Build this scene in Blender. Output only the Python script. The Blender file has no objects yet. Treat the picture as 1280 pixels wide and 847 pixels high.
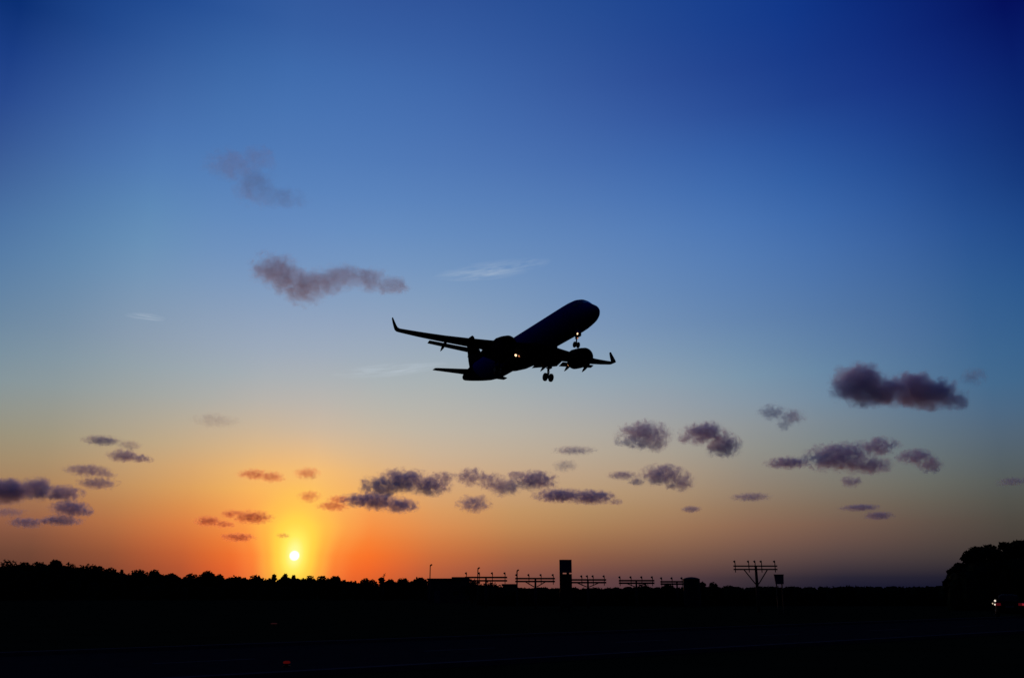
import bpy, bmesh, math, random
from mathutils import Vector, Matrix

S = bpy.context.scene
COL = S.collection
R = math.radians

# ------------------------------------------------------------------ camera
IMG_W, IMG_H, MM = 1280.0, 847.0, 31.0          # the photograph's own pixels
FPX = IMG_W * MM / 36.0
EYE = Vector((0, 0, 2.0))
HORIZON = 738.0
PITCH = math.atan((HORIZON - IMG_H / 2) / FPX)
cam = bpy.data.cameras.new('camera'); cam_o = bpy.data.objects.new('camera', cam)
COL.objects.link(cam_o); S.camera = cam_o
cam.lens = MM; cam.sensor_width = 36; cam.clip_start = 0.2; cam.clip_end = 60000
cam_o.location = EYE; cam_o.rotation_euler = (R(90) + PITCH, 0, 0)


def ray(px, py):
    """unit direction in the world for a pixel of the photograph"""
    u, v = (px - IMG_W / 2) / FPX, (IMG_H / 2 - py) / FPX
    c, s = math.cos(PITCH), math.sin(PITCH)
    return Vector((u, c - v * s, s + v * c)).normalized()


def at(px, py, Y):
    d = ray(px, py)
    return EYE + d * (Y / d.y)


def mpp(Y):
    return Y / math.cos(PITCH) / FPX * 1.0


# ------------------------------------------------------------------ world
def lin(c):
    c = c / 255.0
    return c / 12.92 if c <= 0.04045 else ((c + 0.055) / 1.055) ** 2.4


SUN_DIR = ray(368, 694)
SUN_AZ = math.atan2(SUN_DIR.x, SUN_DIR.y); SUN_EL = math.asin(SUN_DIR.z)

# colour of the evening sky: each row = elevation band of one bearing (x, [(y, r, g, b) ...])
SKY = [
 (5,   [(0,2,42,118),(100,28,70,152),(200,50,95,166),(300,72,122,180),(400,100,140,175),(470,128,148,160),(540,148,142,122),(600,160,126,92),(640,142,94,74),(690,98,64,54),(720,80,50,46)]),
 (200, [(0,30,74,154),(100,53,100,175),(200,72,125,195),(300,98,148,200),(400,132,163,195),(480,158,168,172),(540,184,168,142),(600,205,155,100),(650,203,123,68),(700,165,82,52),(720,150,72,50)]),
 (300, [(0,40,83,162),(100,58,108,182),(200,74,126,196),(300,100,146,204),(400,138,168,202),(480,168,176,182),(540,200,178,148),(600,238,176,98),(650,246,140,64),(700,245,102,40),(720,222,90,42)]),
 (368, [(0,46,87,165),(100,60,110,185),(200,75,126,196),(300,100,146,205),(400,140,170,205),(480,174,180,185),(540,206,185,158),(600,250,194,110),(650,255,186,86),(700,254,122,38),(720,245,100,36)]),
 (440, [(0,46,85,164),(100,60,108,184),(200,74,124,195),(300,100,146,205),(400,140,170,205),(480,172,180,186),(540,200,184,162),(600,236,182,112),(650,248,148,70),(700,250,108,38),(720,230,95,40)]),
 (560, [(0,44,82,162),(100,57,102,180),(200,72,119,192),(300,97,142,202),(400,135,167,203),(480,168,178,184),(540,190,180,165),(600,210,168,126),(650,214,146,88),(700,185,100,62),(720,160,85,62)]),
 (700, [(0,36,76,157),(100,50,90,170),(200,66,110,186),(300,92,135,198),(400,122,157,200),(480,154,170,184),(540,178,172,162),(600,190,160,128),(650,180,136,92),(700,140,88,68),(725,105,68,68)]),
 (860, [(0,24,64,150),(100,38,74,158),(200,56,100,180),(300,82,126,194),(400,106,144,192),(480,138,158,178),(540,158,158,155),(600,168,146,122),(650,158,120,90),(700,112,80,70),(728,66,50,62)]),
 (960, [(0,16,56,146),(100,29,64,150),(200,48,92,174),(300,73,117,188),(400,95,134,185),(480,120,148,174),(540,138,144,146),(600,140,129,116),(650,136,104,84),(700,92,70,68),(728,42,38,50)]),
 (1120,[(0,8,36,122),(100,20,50,138),(200,34,74,156),(300,56,98,170),(400,76,116,170),(480,92,124,158),(540,106,122,134),(600,112,112,104),(650,104,86,76),(700,66,56,60),(728,18,22,46)]),
 (1275,[(0,0,10,92),(100,8,34,115),(200,16,50,126),(300,30,74,145),(400,46,94,150),(480,60,100,140),(540,76,96,116),(600,80,86,86),(650,74,70,64),(700,56,50,50),(728,20,22,38)]),
]


def pchip(xs, ys, x):
    if x <= xs[0]: return ys[0]
    if x >= xs[-1]: return ys[-1]
    n = len(xs)
    h = [xs[i + 1] - xs[i] for i in range(n - 1)]
    d = [(ys[i + 1] - ys[i]) / h[i] for i in range(n - 1)]
    m = [d[0]] + [0.0] * (n - 2) + [d[-1]]
    for i in range(1, n - 1):
        if d[i - 1] * d[i] > 0:
            w1, w2 = 2 * h[i] + h[i - 1], h[i] + 2 * h[i - 1]
            m[i] = (w1 + w2) / (w1 / d[i - 1] + w2 / d[i])
    i = max(k for k in range(n - 1) if xs[k] <= x)
    t = (x - xs[i]) / h[i]
    return ((1 + 2 * t) * (1 - t) ** 2 * ys[i] + t * (1 - t) ** 2 * h[i] * m[i]
            + t * t * (3 - 2 * t) * ys[i + 1] + t * t * (t - 1) * h[i] * m[i + 1])


def sky_rgb(az, el):
    d = Vector((math.sin(az) * math.cos(el), math.cos(az) * math.cos(el), math.sin(el)))
    c, s = math.cos(PITCH), math.sin(PITCH)
    depth, up = d.y * c + d.z * s, -d.y * s + d.z * c
    px, py = IMG_W / 2 + FPX * d.x / depth, IMG_H / 2 - FPX * up / depth
    px = min(max(px, 5), 1275)
    py = min(max(py, 0), 730)
    out = []
    for k in (1, 2, 3):
        col = [pchip([r[0] for r in rows], [r[k] for r in rows], py) for _, rows in SKY]
        out.append(max(0.0, pchip([x for x, _ in SKY], col, px)))
    gb = pchip([0, 330, 400, 480, 560], [.94, .94, .93, .97, 1.0], py); gg = pchip([0, 250, 400, 480, 560], [1.0, 1.0, .965, .99, 1.0], py)
    lf = pchip([0, 350, 800, 1000], [1.0, 1.0, .5, 0], px) * pchip([0, 60, 220, 380, 470], [.2, .5, 1, .6, 0], py)
    return [lin(out[0] + 7 * lf), lin(out[1] * gg - 4 * lf * max(0, 1 - px / 700)), lin(out[2] * gb - 6 * lf * max(0, 1 - px / 400))]


W = bpy.data.worlds.new('World'); S.world = W; W.use_nodes = True
nt = W.node_tree; N = nt.nodes; L = nt.links; N.clear()


def math_node(tree, op, a, b=None, c=None, clamp=False):
    n = tree.nodes.new('ShaderNodeMath'); n.operation = op; n.use_clamp = clamp
    for i, v in enumerate((a, b, c)):
        if v is None: continue
        if isinstance(v, (int, float)): n.inputs[i].default_value = v
        else: tree.links.new(v, n.inputs[i])
    return n.outputs[0]


def vmath(tree, op, a, b=None, out=0):
    n = tree.nodes.new('ShaderNodeVectorMath'); n.operation = op
    for i, v in enumerate((a, b)):
        if v is None: continue
        if isinstance(v, (tuple, list, Vector)): n.inputs[i].default_value = v
        else: tree.links.new(v, n.inputs[i])
    return n.outputs[out]


def mixc(tree, fac, a, b):
    n = tree.nodes.new('ShaderNodeMix'); n.data_type = 'RGBA'
    for sock, v in ((n.inputs[0], fac), (n.inputs[6], a), (n.inputs[7], b)):
        if isinstance(v, (int, float)): sock.default_value = v
        elif isinstance(v, (tuple, list)): sock.default_value = (*v[:3], 1)
        else: tree.links.new(v, sock)
    return n.outputs[2]


def build_sky():
    tc = N.new('ShaderNodeTexCoord'); D = vmath(nt, 'NORMALIZE', tc.outputs['Generated'])
    sep = N.new('ShaderNodeSeparateXYZ'); L.new(D, sep.inputs[0])
    x, y, z = sep.outputs
    az = math_node(nt, 'ARCTAN2', x, y)
    el = math_node(nt, 'ARCSINE', z)
    E0, E1 = R(-1.0), R(40)
    # square-root spacing: more bands close to the horizon
    t = math_node(nt, 'SQRT', math_node(nt, 'DIVIDE', math_node(nt, 'SUBTRACT', el, E0), E1 - E0, clamp=True))
    azs = [R(a) for a in (-33, -28, -24, -20, -16, -12.5, -9, -5, 0, 5, 10, 15, 20, 25, 29, 33)]
    prev = None
    for i, a in enumerate(azs):
        rp = N.new('ShaderNodeValToRGB'); cr = rp.color_ramp; n = 30
        cr.interpolation = 'LINEAR'
        while len(cr.elements) < n: cr.elements.new(1.0)
        for k in range(n):
            tt = k / (n - 1); e = E0 + (E1 - E0) * tt * tt
            cr.elements[k].position = tt
            cr.elements[k].color = (*sky_rgb(a, e), 1)
        L.new(t, rp.inputs[0])
        if prev is None: prev = rp.outputs[0]
        else:
            f = math_node(nt, 'DIVIDE', math_node(nt, 'SUBTRACT', az, azs[i - 1]), a - azs[i - 1], clamp=True)
            prev = mixc(nt, f, prev, rp.outputs[0])
    # dusk side of the dome: darker behind the photographer and overhead
    back = math_node(nt, 'DIVIDE', math_node(nt, 'SUBTRACT', math_node(nt, 'ABSOLUTE', az), R(34)), R(50), clamp=True)
    prev = mixc(nt, back, prev, (0.0022, 0.0045, 0.022))
    high = math_node(nt, 'DIVIDE', math_node(nt, 'SUBTRACT', el, R(38)), R(30), clamp=True)
    prev = mixc(nt, high, prev, (0.004, 0.008, 0.060))
    # thin high cirrus: three pale streaks far above the weather
    cmb = N.new('ShaderNodeCombineXYZ'); L.new(az, cmb.inputs[0]); L.new(el, cmb.inputs[1])
    for k, (cx, cy, hw, hh, tilt, amt) in enumerate(((616, 337, 80, 12, -8, .34), (488, 462, 76, 9, -7, .55), (182, 396, 24, 5, 0, .5), (600, 344, 66, 7, -4, .25))):
        d0 = ray(cx, cy); ca, ce = math.atan2(d0.x, d0.y), math.asin(d0.z)
        mp = N.new('ShaderNodeMapping'); mp.vector_type = 'TEXTURE'
        mp.inputs['Location'].default_value = (ca, ce, 0); mp.inputs['Rotation'].default_value = (0, 0, R(-tilt)); mp.inputs['Scale'].default_value = (hw / FPX, hh / FPX, 1)
        L.new(cmb.outputs[0], mp.inputs[0])
        q = math_node(nt, 'SUBTRACT', 1.0, vmath(nt, 'LENGTH', mp.outputs[0], None, 1), clamp=True)
        nz = N.new('ShaderNodeTexNoise'); nz.inputs['Scale'].default_value = 1.0; nz.inputs['Detail'].default_value = 6; nz.inputs['Roughness'].default_value = .6; nz.inputs['Distortion'].default_value = .8
        st = vmath(nt, 'ADD', vmath(nt, 'MULTIPLY', mp.outputs[0], (1.3 * hw / 60, 2.2, 1)), (k * 5.3, k * 2.1, 0)); L.new(st, nz.inputs[0])
        den = math_node(nt, 'MULTIPLY', math_node(nt, 'SUBTRACT', nz.outputs[0], .38), 4.0, clamp=True)
        prev = mixc(nt, math_node(nt, 'MULTIPLY', math_node(nt, 'MULTIPLY', math_node(nt, 'POWER', q, .8), den), amt), prev, (.52, .60, .68))
    # the aureole round the sun
    ang = math_node(nt, 'ARCCOSINE', math_node(nt, 'MINIMUM', vmath(nt, 'DOT_PRODUCT', D, SUN_DIR, 1), 0.9999999))
    deg = math_node(nt, 'MULTIPLY', ang, 180 / math.pi)
    GM = 10.0
    # the aureole reaches further up than sideways
    dy = math_node(nt, 'MULTIPLY', math_node(nt, 'SUBTRACT', el, SUN_EL), 180 / math.pi)
    sq = math_node(nt, 'MULTIPLY_ADD', math_node(nt, 'SUBTRACT', 1.0, math_node(nt, 'DIVIDE', dy, 1.8), clamp=True), .42, 1.12)
    dx = math_node(nt, 'MULTIPLY', math_node(nt, 'MULTIPLY', math_node(nt, 'SUBTRACT', az, SUN_AZ), 180 / math.pi), sq)
    dy = math_node(nt, 'MULTIPLY', dy, math_node(nt, 'SUBTRACT', 1.0, math_node(nt, 'MULTIPLY', math_node(nt, 'GREATER_THAN', dy, 0.0), .24)))
    gd = math_node(nt, 'SQRT', math_node(nt, 'ADD', math_node(nt, 'MULTIPLY', dx, dx), math_node(nt, 'MULTIPLY', dy, dy)))
    g = math_node(nt, 'SQRT', math_node(nt, 'DIVIDE', gd, GM, clamp=True))
    glow = [(0, 255, 252, 190, 1), (0.45, 255, 248, 140, 1), (0.9, 255, 238, 96, .95), (1.6, 255, 222, 76, .80), (2.6, 255, 202, 78, .52),
            (4.0, 255, 182, 92, .18), (6.0, 255, 165, 100, .03), (8.5, 255, 140, 60, .01), (10, 255, 110, 50, 0)]
    rc = N.new('ShaderNodeValToRGB'); ra = N.new('ShaderNodeValToRGB')
    for rp, alpha in ((rc, False), (ra, True)):
        cr = rp.color_ramp; cr.interpolation = 'EASE' if alpha else 'LINEAR'
        while len(cr.elements) < len(glow): cr.elements.new(1.0)
        for k, (dg, r_, g_, b_, w_) in enumerate(glow):
            cr.elements[k].position = math.sqrt(dg / GM)
            cr.elements[k].color = (w_, w_, w_, 1) if alpha else (lin(r_), lin(g_), lin(b_), 1)
        L.new(g, rp.inputs[0])
    prev = mixc(nt, ra.outputs[0], prev, rc.outputs[0])
    disc = math_node(nt, 'DIVIDE', math_node(nt, 'SUBTRACT', 0.325, deg), 0.15, clamp=True)
    prev = mixc(nt, disc, prev, (2.6, 2.3, 1.8))
    bg = N.new('ShaderNodeBackground'); L.new(prev, bg.inputs[0]); bg.inputs[1].default_value = 1.0
    sk = N.new('ShaderNodeTexSky'); sk.sky_type = 'NISHITA'; sk.sun_disc = False
    sk.sun_elevation = SUN_EL; sk.sun_rotation = SUN_AZ
    b2 = N.new('ShaderNodeBackground'); L.new(sk.outputs[0], b2.inputs[0]); b2.inputs[1].default_value = 0.0008
    ad = N.new('ShaderNodeAddShader'); L.new(bg.outputs[0], ad.inputs[0]); L.new(b2.outputs[0], ad.inputs[1])
    out = N.new('ShaderNodeOutputWorld'); L.new(ad.outputs[0], out.inputs[0])


build_sky()

# ------------------------------------------------------------------ sun and exposure
sl = bpy.data.lights.new('sun', 'SUN'); sl.energy = 0.26; sl.angle = R(0.6); sl.color = (1.0, 0.42, 0.16)
so = bpy.data.objects.new('sun', sl); COL.objects.link(so)
so.rotation_euler = (-SUN_DIR).to_track_quat('-Z', 'Y').to_euler()
S.view_settings.view_transform = 'Standard'
try: S.view_settings.look = 'None'
except Exception: pass
S.view_settings.exposure = 0; S.view_settings.gamma = 1; S.view_settings.use_curve_mapping = False
S.cycles.volume_bounces = 3; S.cycles.max_bounces = 6; S.cycles.volume_max_steps = 256


# ------------------------------------------------------------------ helpers
def tag(o, label=None, cat=None, group=None, kind=None):
    if label: o['label'] = label
    if cat: o['category'] = cat
    if group: o['group'] = group
    if kind: o['kind'] = kind
    return o


def empty(name, loc=(0, 0, 0), rz=0.0):
    o = bpy.data.objects.new(name, None); COL.objects.link(o)
    o.location = loc; o.rotation_euler = (0, 0, rz); o.empty_display_size = 0.5
    return o


class MB:
    def __init__(s): s.v = []; s.f = []

    def grid(s, rings, closed=True, cap0=True, cap1=True):
        b = len(s.v); n = len(rings[0])
        for r in rings: s.v.extend([tuple(p) for p in r])
        for i in range(len(rings) - 1):
            for j in range(n if closed else n - 1):
                k = (j + 1) % n
                s.f.append((b + i * n + j, b + i * n + k, b + (i + 1) * n + k, b + (i + 1) * n + j))
        if cap0: s.f.append(tuple(b + j for j in range(n))[::-1])
        if cap1: s.f.append(tuple(b + (len(rings) - 1) * n + j for j in range(n)))
        return s

    def box(s, c, d, rot=None, taper=1.0):
        b = len(s.v); c = Vector(c)
        for dz in (-1, 1):
            for dx, dy in ((-1, -1), (1, -1), (1, 1), (-1, 1)):
                k = taper if dz > 0 else 1.0
                p = Vector((dx * d[0] / 2 * k, dy * d[1] / 2 * k, dz * d[2] / 2))
                if rot: p = rot @ p
                s.v.append(tuple(c + p))
        for f in ((3, 2, 1, 0), (4, 5, 6, 7), (0, 1, 5, 4), (1, 2, 6, 5), (2, 3, 7, 6), (3, 0, 4, 7)):
            s.f.append(tuple(b + i for i in f))
        return s

    def tube(s, p0, p1, r0, r1=None, n=8, cap=True):
        p0, p1 = Vector(p0), Vector(p1); r1 = r0 if r1 is None else r1
        d = (p1 - p0).normalized(); a = d.orthogonal().normalized(); b = d.cross(a)
        rings = [[p + (a * math.cos(t) + b * math.sin(t)) * r for t in [2 * math.pi * k / n for k in range(n)]] for p, r in ((p0, r0), (p1, r1))]
        return s.grid(rings, True, cap, cap)

    def lathe(s, prof, axis='x', origin=(0, 0, 0), n=24, cap0=True, cap1=True):
        """prof: (position along axis, radius)"""
        O = Vector(origin); A = {'x': Vector((1, 0, 0)), 'y': Vector((0, 1, 0)), 'z': Vector((0, 0, 1))}[axis]
        a = A.orthogonal().normalized(); b = A.cross(a)
        return s.grid([[O + A * h + (a * math.cos(t) + b * math.sin(t)) * r for t in [2 * math.pi * k / n for k in range(n)]] for h, r in prof], True, cap0, cap1)

    def build(s, name, m=None, parent=None, smooth=False, bevel=0.0):
        me = bpy.data.meshes.new(name); me.from_pydata(s.v, [], s.f); me.update()
        bm = bmesh.new(); bm.from_mesh(me); bmesh.ops.recalc_face_normals(bm, faces=bm.faces); bm.to_mesh(me); bm.free()
        if smooth: me.polygons.foreach_set('use_smooth', [True] * len(me.polygons))
        if m: me.materials.append(m)
        o = bpy.data.objects.new(name, me); COL.objects.link(o)
        if parent: o.parent = parent
        if bevel:
            md = o.modifiers.new('edge', 'BEVEL'); md.width = bevel; md.segments = 2; md.limit_method = 'ANGLE'
        return o


def mat(name, col, rough=0.6, metal=0.0, noise=0.0, scale=8.0, bump=0.0, emit=None, strength=0.0, coat=0.0, spec=0.5):
    m = bpy.data.materials.new(name); m.use_nodes = True
    t = m.node_tree; b = t.nodes['Principled BSDF']
    b.inputs['Base Color'].default_value = (*col, 1); b.inputs['Roughness'].default_value = rough
    b.inputs['Metallic'].default_value = metal; b.inputs['Coat Weight'].default_value = coat
    b.inputs['Specular IOR Level'].default_value = spec
    if emit: b.inputs['Emission Color'].default_value = (*emit, 1); b.inputs['Emission Strength'].default_value = strength
    if noise or bump:
        tc = t.nodes.new('ShaderNodeTexCoord'); nz = t.nodes.new('ShaderNodeTexNoise')
        nz.inputs['Scale'].default_value = scale; nz.inputs['Detail'].default_value = 6
        t.links.new(tc.outputs['Object'], nz.inputs[0])
        if noise:
            c0 = [c * (1 - noise) for c in col]; c1 = [min(1, c * (1 + noise)) for c in col]
            t.links.new(mixc(t, nz.outputs[0], c0, c1), b.inputs['Base Color'])
        if bump:
            bp = t.nodes.new('ShaderNodeBump'); bp.inputs['Strength'].default_value = bump
            t.links.new(nz.outputs[0], bp.inputs['Height']); t.links.new(bp.outputs[0], b.inputs['Normal'])
    return m


M = dict(
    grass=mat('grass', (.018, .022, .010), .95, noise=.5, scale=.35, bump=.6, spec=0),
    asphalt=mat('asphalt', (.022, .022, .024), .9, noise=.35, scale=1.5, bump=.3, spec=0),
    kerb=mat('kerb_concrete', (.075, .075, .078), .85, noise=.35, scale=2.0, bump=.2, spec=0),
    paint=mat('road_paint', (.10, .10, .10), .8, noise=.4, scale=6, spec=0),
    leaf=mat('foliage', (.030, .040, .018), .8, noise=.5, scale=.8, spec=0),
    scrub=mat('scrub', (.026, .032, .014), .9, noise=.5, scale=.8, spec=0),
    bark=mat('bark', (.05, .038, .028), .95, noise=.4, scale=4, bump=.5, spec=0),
    steel=mat('galvanised_steel', (.045, .045, .045), .8, metal=.0, noise=.2, scale=5, spec=.05),
    lampblack=mat('lamp_housing', (.022, .022, .022), .7, noise=.2, spec=.05),
    glass=mat('lamp_glass', (.03, .03, .035), .5, noise=.1, spec=.05),
    board=mat('sign_back', (.05, .055, .11), .7, noise=.2, scale=3, spec=.05),
    wall=mat('painted_block_wall', (.06, .056, .05), .9, noise=.25, scale=2, bump=.2, spec=0),
    roof=mat('roof_sheet', (.05, .05, .05), .9, noise=.3, scale=3, spec=0),
    door=mat('door_paint', (.05, .06, .07), .6, noise=.2),
    pane=mat('window_glass', (.012, .012, .015), .4, spec=.08),
    tank=mat('tank_paint', (.035, .035, .035), .8, noise=.3, scale=1.5, spec=.05),
    carpaint=mat('car_paint', (.010, .011, .014), .65, noise=.1, spec=.02),
    rubber=mat('rubber', (.010, .010, .010), .9, noise=.2, spec=.03),
    rim=mat('rim_alloy', (.06, .06, .06), .5, metal=.5, noise=.1),
    plate=mat('number_plate', (.10, .10, .10), .7, noise=.2),
    taillamp=mat('tail_lamp_lit', (.25, .01, .015), .35, emit=(1, .05, .09), strength=.24, noise=.2),
    taildim=mat('tail_lamp_dim', (.2, .01, .015), .35, emit=(1, .04, .06), strength=.05, noise=.2),
    white_lamp=mat('white_lamp_lit', (.8, .75, .65), .3, emit=(1, .86, .70), strength=1.0, noise=.05),
    white_lamp_weak=mat('white_lamp_weak', (.8, .75, .6), .3, emit=(1, .80, .52), strength=.7, noise=.05),
    red_lamp=mat('red_ground_lamp', (.12, .01, .01), .8, spec=0, emit=(1, .04, .04), strength=.045, noise=.1),
    red_lamp_weak=mat('red_ground_lamp_weak', (.08, .03, .03), .8, spec=0, emit=(1, .25, .25), strength=.015, noise=.1),
    landing=mat('landing_light_lit', (.9, .8, .7), .2, emit=(1, .62, .36), strength=2.2, noise=.02),
    landing_weak=mat('landing_light_dim', (.7, .5, .3), .2, emit=(1, .34, .14), strength=.6, noise=.02),
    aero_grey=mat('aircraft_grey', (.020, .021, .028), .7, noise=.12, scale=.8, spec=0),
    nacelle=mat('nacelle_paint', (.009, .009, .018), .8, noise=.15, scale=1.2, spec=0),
    fan=mat('fan_dark', (.03, .03, .03), .4, metal=.6, noise=.2),
    gear=mat('gear_steel', (.03, .03, .03), .6, noise=.2, scale=6, spec=.05),
    cockpit=mat('cockpit_glass', (.01, .01, .012), .15, noise=.05),
    ant=mat('antenna_paint', (.05, .05, .05), .6, noise=.1),
)

# fuselage: deep blue livery, pale rear end behind the fin root, grey belly
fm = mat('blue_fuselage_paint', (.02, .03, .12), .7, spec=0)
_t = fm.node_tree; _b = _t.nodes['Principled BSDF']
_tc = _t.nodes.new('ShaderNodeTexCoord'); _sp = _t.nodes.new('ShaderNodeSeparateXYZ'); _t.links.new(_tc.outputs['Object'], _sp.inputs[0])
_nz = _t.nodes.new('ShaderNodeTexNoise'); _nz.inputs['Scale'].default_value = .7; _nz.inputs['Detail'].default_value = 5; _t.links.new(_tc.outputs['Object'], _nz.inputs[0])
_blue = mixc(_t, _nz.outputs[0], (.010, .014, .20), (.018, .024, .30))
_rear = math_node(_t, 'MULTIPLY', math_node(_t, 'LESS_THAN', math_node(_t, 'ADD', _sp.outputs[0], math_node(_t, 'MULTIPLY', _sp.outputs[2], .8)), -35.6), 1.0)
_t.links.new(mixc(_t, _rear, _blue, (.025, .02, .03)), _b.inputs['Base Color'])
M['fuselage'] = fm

# ------------------------------------------------------------------ ground
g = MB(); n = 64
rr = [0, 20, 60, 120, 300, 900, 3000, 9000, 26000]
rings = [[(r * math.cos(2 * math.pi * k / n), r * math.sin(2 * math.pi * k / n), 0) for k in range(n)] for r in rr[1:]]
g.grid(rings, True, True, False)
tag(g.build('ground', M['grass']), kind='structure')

# perimeter road: runs from the left foreground away to the right
RA = Vector((-17, 29, 0)); RD = Vector((.80, .60, 0)); RP = Vector((.60, -.80, 0))


def strip(name, off0, off1, z0, z1, t0, t1, m, kind='structure', seg=24):
    b = MB(); rings = []
    for k in range(seg + 1):
        c = RA + RD * (t0 + (t1 - t0) * k / seg)
        a, d = c + RP * off0, c + RP * off1
        rings.append([(a.x, a.y, z0), (d.x, d.y, z0), (d.x, d.y, z1), (a.x, a.y, z1)])
    b.grid(rings)
    return tag(b.build(name, m), kind=kind)


strip('road', .16, 11.8, -.2, .012, -60, 260, M['asphalt'])
strip('kerb', -.16, .16, -.2, .13, -60, 260, M['kerb'])
strip('kerb', 11.8, 12.1, -.2, .13, -60, 260, M['kerb'])
for k in range(24):
    strip('road_marking', 5.9, 6.02, .0125, .0165, -50 + k * 9, -47 + k * 9, M['paint'], seg=1)

# ------------------------------------------------------------------ plants
rnd = random.Random(7)


def leaf_cloud(b, blobs, count, size, rg, flat=.8):
    tot = sum(r[3] * r[4] * r[5] for r in blobs) if False else sum(max(.05, r[1][0] * r[1][1] * r[1][2]) ** .67 for r in blobs)
    for c, r in blobs:
        k = int(count * max(.05, r[0] * r[1] * r[2]) ** .67 / tot)
        for _ in range(k):
            d = Vector((rg.gauss(0, 1), rg.gauss(0, 1), rg.gauss(0, 1))).normalized()
            q = rg.random() ** .45 * (1 + .06 * rg.gauss(0, 1))
            p = Vector(c) + Vector((d.x * r[0], d.y * r[1], d.z * r[2])) * q
            s = size * rg.uniform(.6, 1.5)
            u = Vector((rg.gauss(0, 1), rg.gauss(0, 1), rg.gauss(0, flat))).normalized()
            w = u.orthogonal().normalized(); w.rotate(Matrix.Rotation(rg.uniform(0, 6.28), 3, u))
            i = len(b.v)
            b.v += [tuple(p - u * s * .5), tuple(p + w * s * .35), tuple(p + u * s * .6), tuple(p - w * s * .3)]
            b.f.append((i, i + 1, i + 2, i + 3))


def raw(b, name, m, parent):
    me = bpy.data.meshes.new(name); me.from_pydata(b.v, [], b.f); me.update(); me.materials.append(m)
    o = bpy.data.objects.new(name, me); COL.objects.link(o)
    if parent: o.parent = parent
    return o


def tree(name, loc, h, w, style, seed, label, cat='tree', group=None, leaves=900, size=.42):
    rg = random.Random(seed)
    root = empty(name, loc, rg.uniform(0, 6.28))
    tag(root, label, cat, group)
    b = MB(); blobs = []
    th = h * {'bushy': .30, 'spread': .50, 'palm': .8, 'pointed': .2, 'low': .15}[style]
    lean = Vector((rg.uniform(-.06, .06) * h, rg.uniform(-.06, .06) * h, 0))
    top = Vector((0, 0, th)) + lean
    r0 = .035 * h + .04
    b.tube((0, 0, -.2), Vector((0, 0, th * .55)) + lean * .4, r0, r0 * .75, 8); b.tube(Vector((0, 0, th * .55)) + lean * .4, top, r0 * .75, r0 * .55, 8)
    cr = MB()
    if style == 'palm':
        for k in range(16):
            a = 6.283 * k / 16 + rg.uniform(-.2, .2); e = rg.uniform(-.2, 1.1); p = top.copy(); step = w / 2 / 5
            for q in range(6):
                d = Vector((math.cos(a) * math.cos(e), math.sin(a) * math.cos(e), math.sin(e)))
                nx = p + d * step; sd = Vector((-math.sin(a), math.cos(a), 0))
                for sgn in (-1, 1):
                    i = len(cr.v); hang = Vector((0, 0, -.28 * step))
                    cr.v += [tuple(p), tuple(nx), tuple(nx + sd * sgn * step * .55 + hang), tuple(p + sd * sgn * step * .55 + hang)]
                    cr.f.append((i, i + 1, i + 2, i + 3))
                p = nx; e -= .36
    else:
        nb = 7 if style != 'low' else 6
        for k in range(nb):
            a = 6.283 * k / nb + rg.uniform(-.4, .4); q = rg.uniform(.25, .62) * w / 2
            zz = h - w * (rg.uniform(.18, .40) if style == 'spread' else rg.uniform(.22, .62))
            if style == 'pointed': q *= max(.15, 1.15 - zz / h)
            br = rg.uniform(.40, .56) * w / 2
            c = Vector((math.cos(a) * q, math.sin(a) * q, min(zz, h - br * rg.uniform(.75, 1.1)))) + lean * .5
            blobs.append((c, (br, br, br * rg.uniform(.55, .85))))
            b.tube(top * rg.uniform(.7, 1), c, r0 * .35, r0 * .12, 6)
        br = .50 * w / 2
        blobs.append((Vector((0, 0, h - br * .72)) + lean * .5, (br, br, br * .72)))
        blobs.append((Vector((0, 0, h * .62)) + lean, (w * .30, w * .30, h * .22)))
        if style in ('bushy', 'low', 'pointed'): blobs.append((Vector((0, 0, h * .32)) + lean * .5, (w * .36, w * .36, h * .26)))
        b.tube(top, Vector((0, 0, h * .8)) + lean, r0 * .55, r0 * .15, 6)
        leaf_cloud(cr, blobs, leaves, size, rg)
    b.build('trunk', M['bark'], root, smooth=True)
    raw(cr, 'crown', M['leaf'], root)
    return root


def belt(name, pts, depth, seed, size, dens, label_kind='stuff', m='scrub'):
    """thick band of ground-rooted scrub: pts = (x, y, height) along its front"""
    rg = random.Random(seed); b = MB()
    for (x0, y0, h0), (x1, y1, h1) in zip(pts, pts[1:]):
        ln = math.hypot(x1 - x0, y1 - y0); k = max(1, int(ln * dens))
        for _ in range(k):
            t = rg.random(); x = x0 + (x1 - x0) * t; y = y0 + (y1 - y0) * t + rg.uniform(0, depth); h = (h0 + (h1 - h0) * t) * rg.uniform(.90, 1.0)
            r = rg.uniform(.5, 1.1) * max(1.0, h * .3)
            # a bush: rough solid core plus leaves
            n1 = 7; rings = []
            ph = rg.uniform(0, 6.28)
            for zz, q in ((-.05, .9), (.3, 1.05), (.62, 1.05), (.84, .85), (.95, .45)):
                rings.append([(x + math.cos(6.283 * j / n1 + ph) * r * q * rg.uniform(.8, 1.15), y + math.sin(6.283 * j / n1 + ph) * r * q * rg.uniform(.8, 1.15), h * zz * rg.uniform(.93, 1.03)) for j in range(n1)])
            b.grid(rings)
            leaf_cloud(b, [(Vector((x, y, h - min(h * .3, r * .8))), (r * 1.1, r * 1.1, min(h * .3, r * .8)))], 34, size, rg)
    o = raw(b, name, M[m], None)
    return tag(o, kind=label_kind)


def gx(px, Y):      # x in the world of a bearing, near the horizon
    return (px - IMG_W / 2) / FPX * Y / math.cos(PITCH) * (math.cos(PITCH) ** 2 + 0) if False else at(px, HORIZON - 10, Y).x


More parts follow.
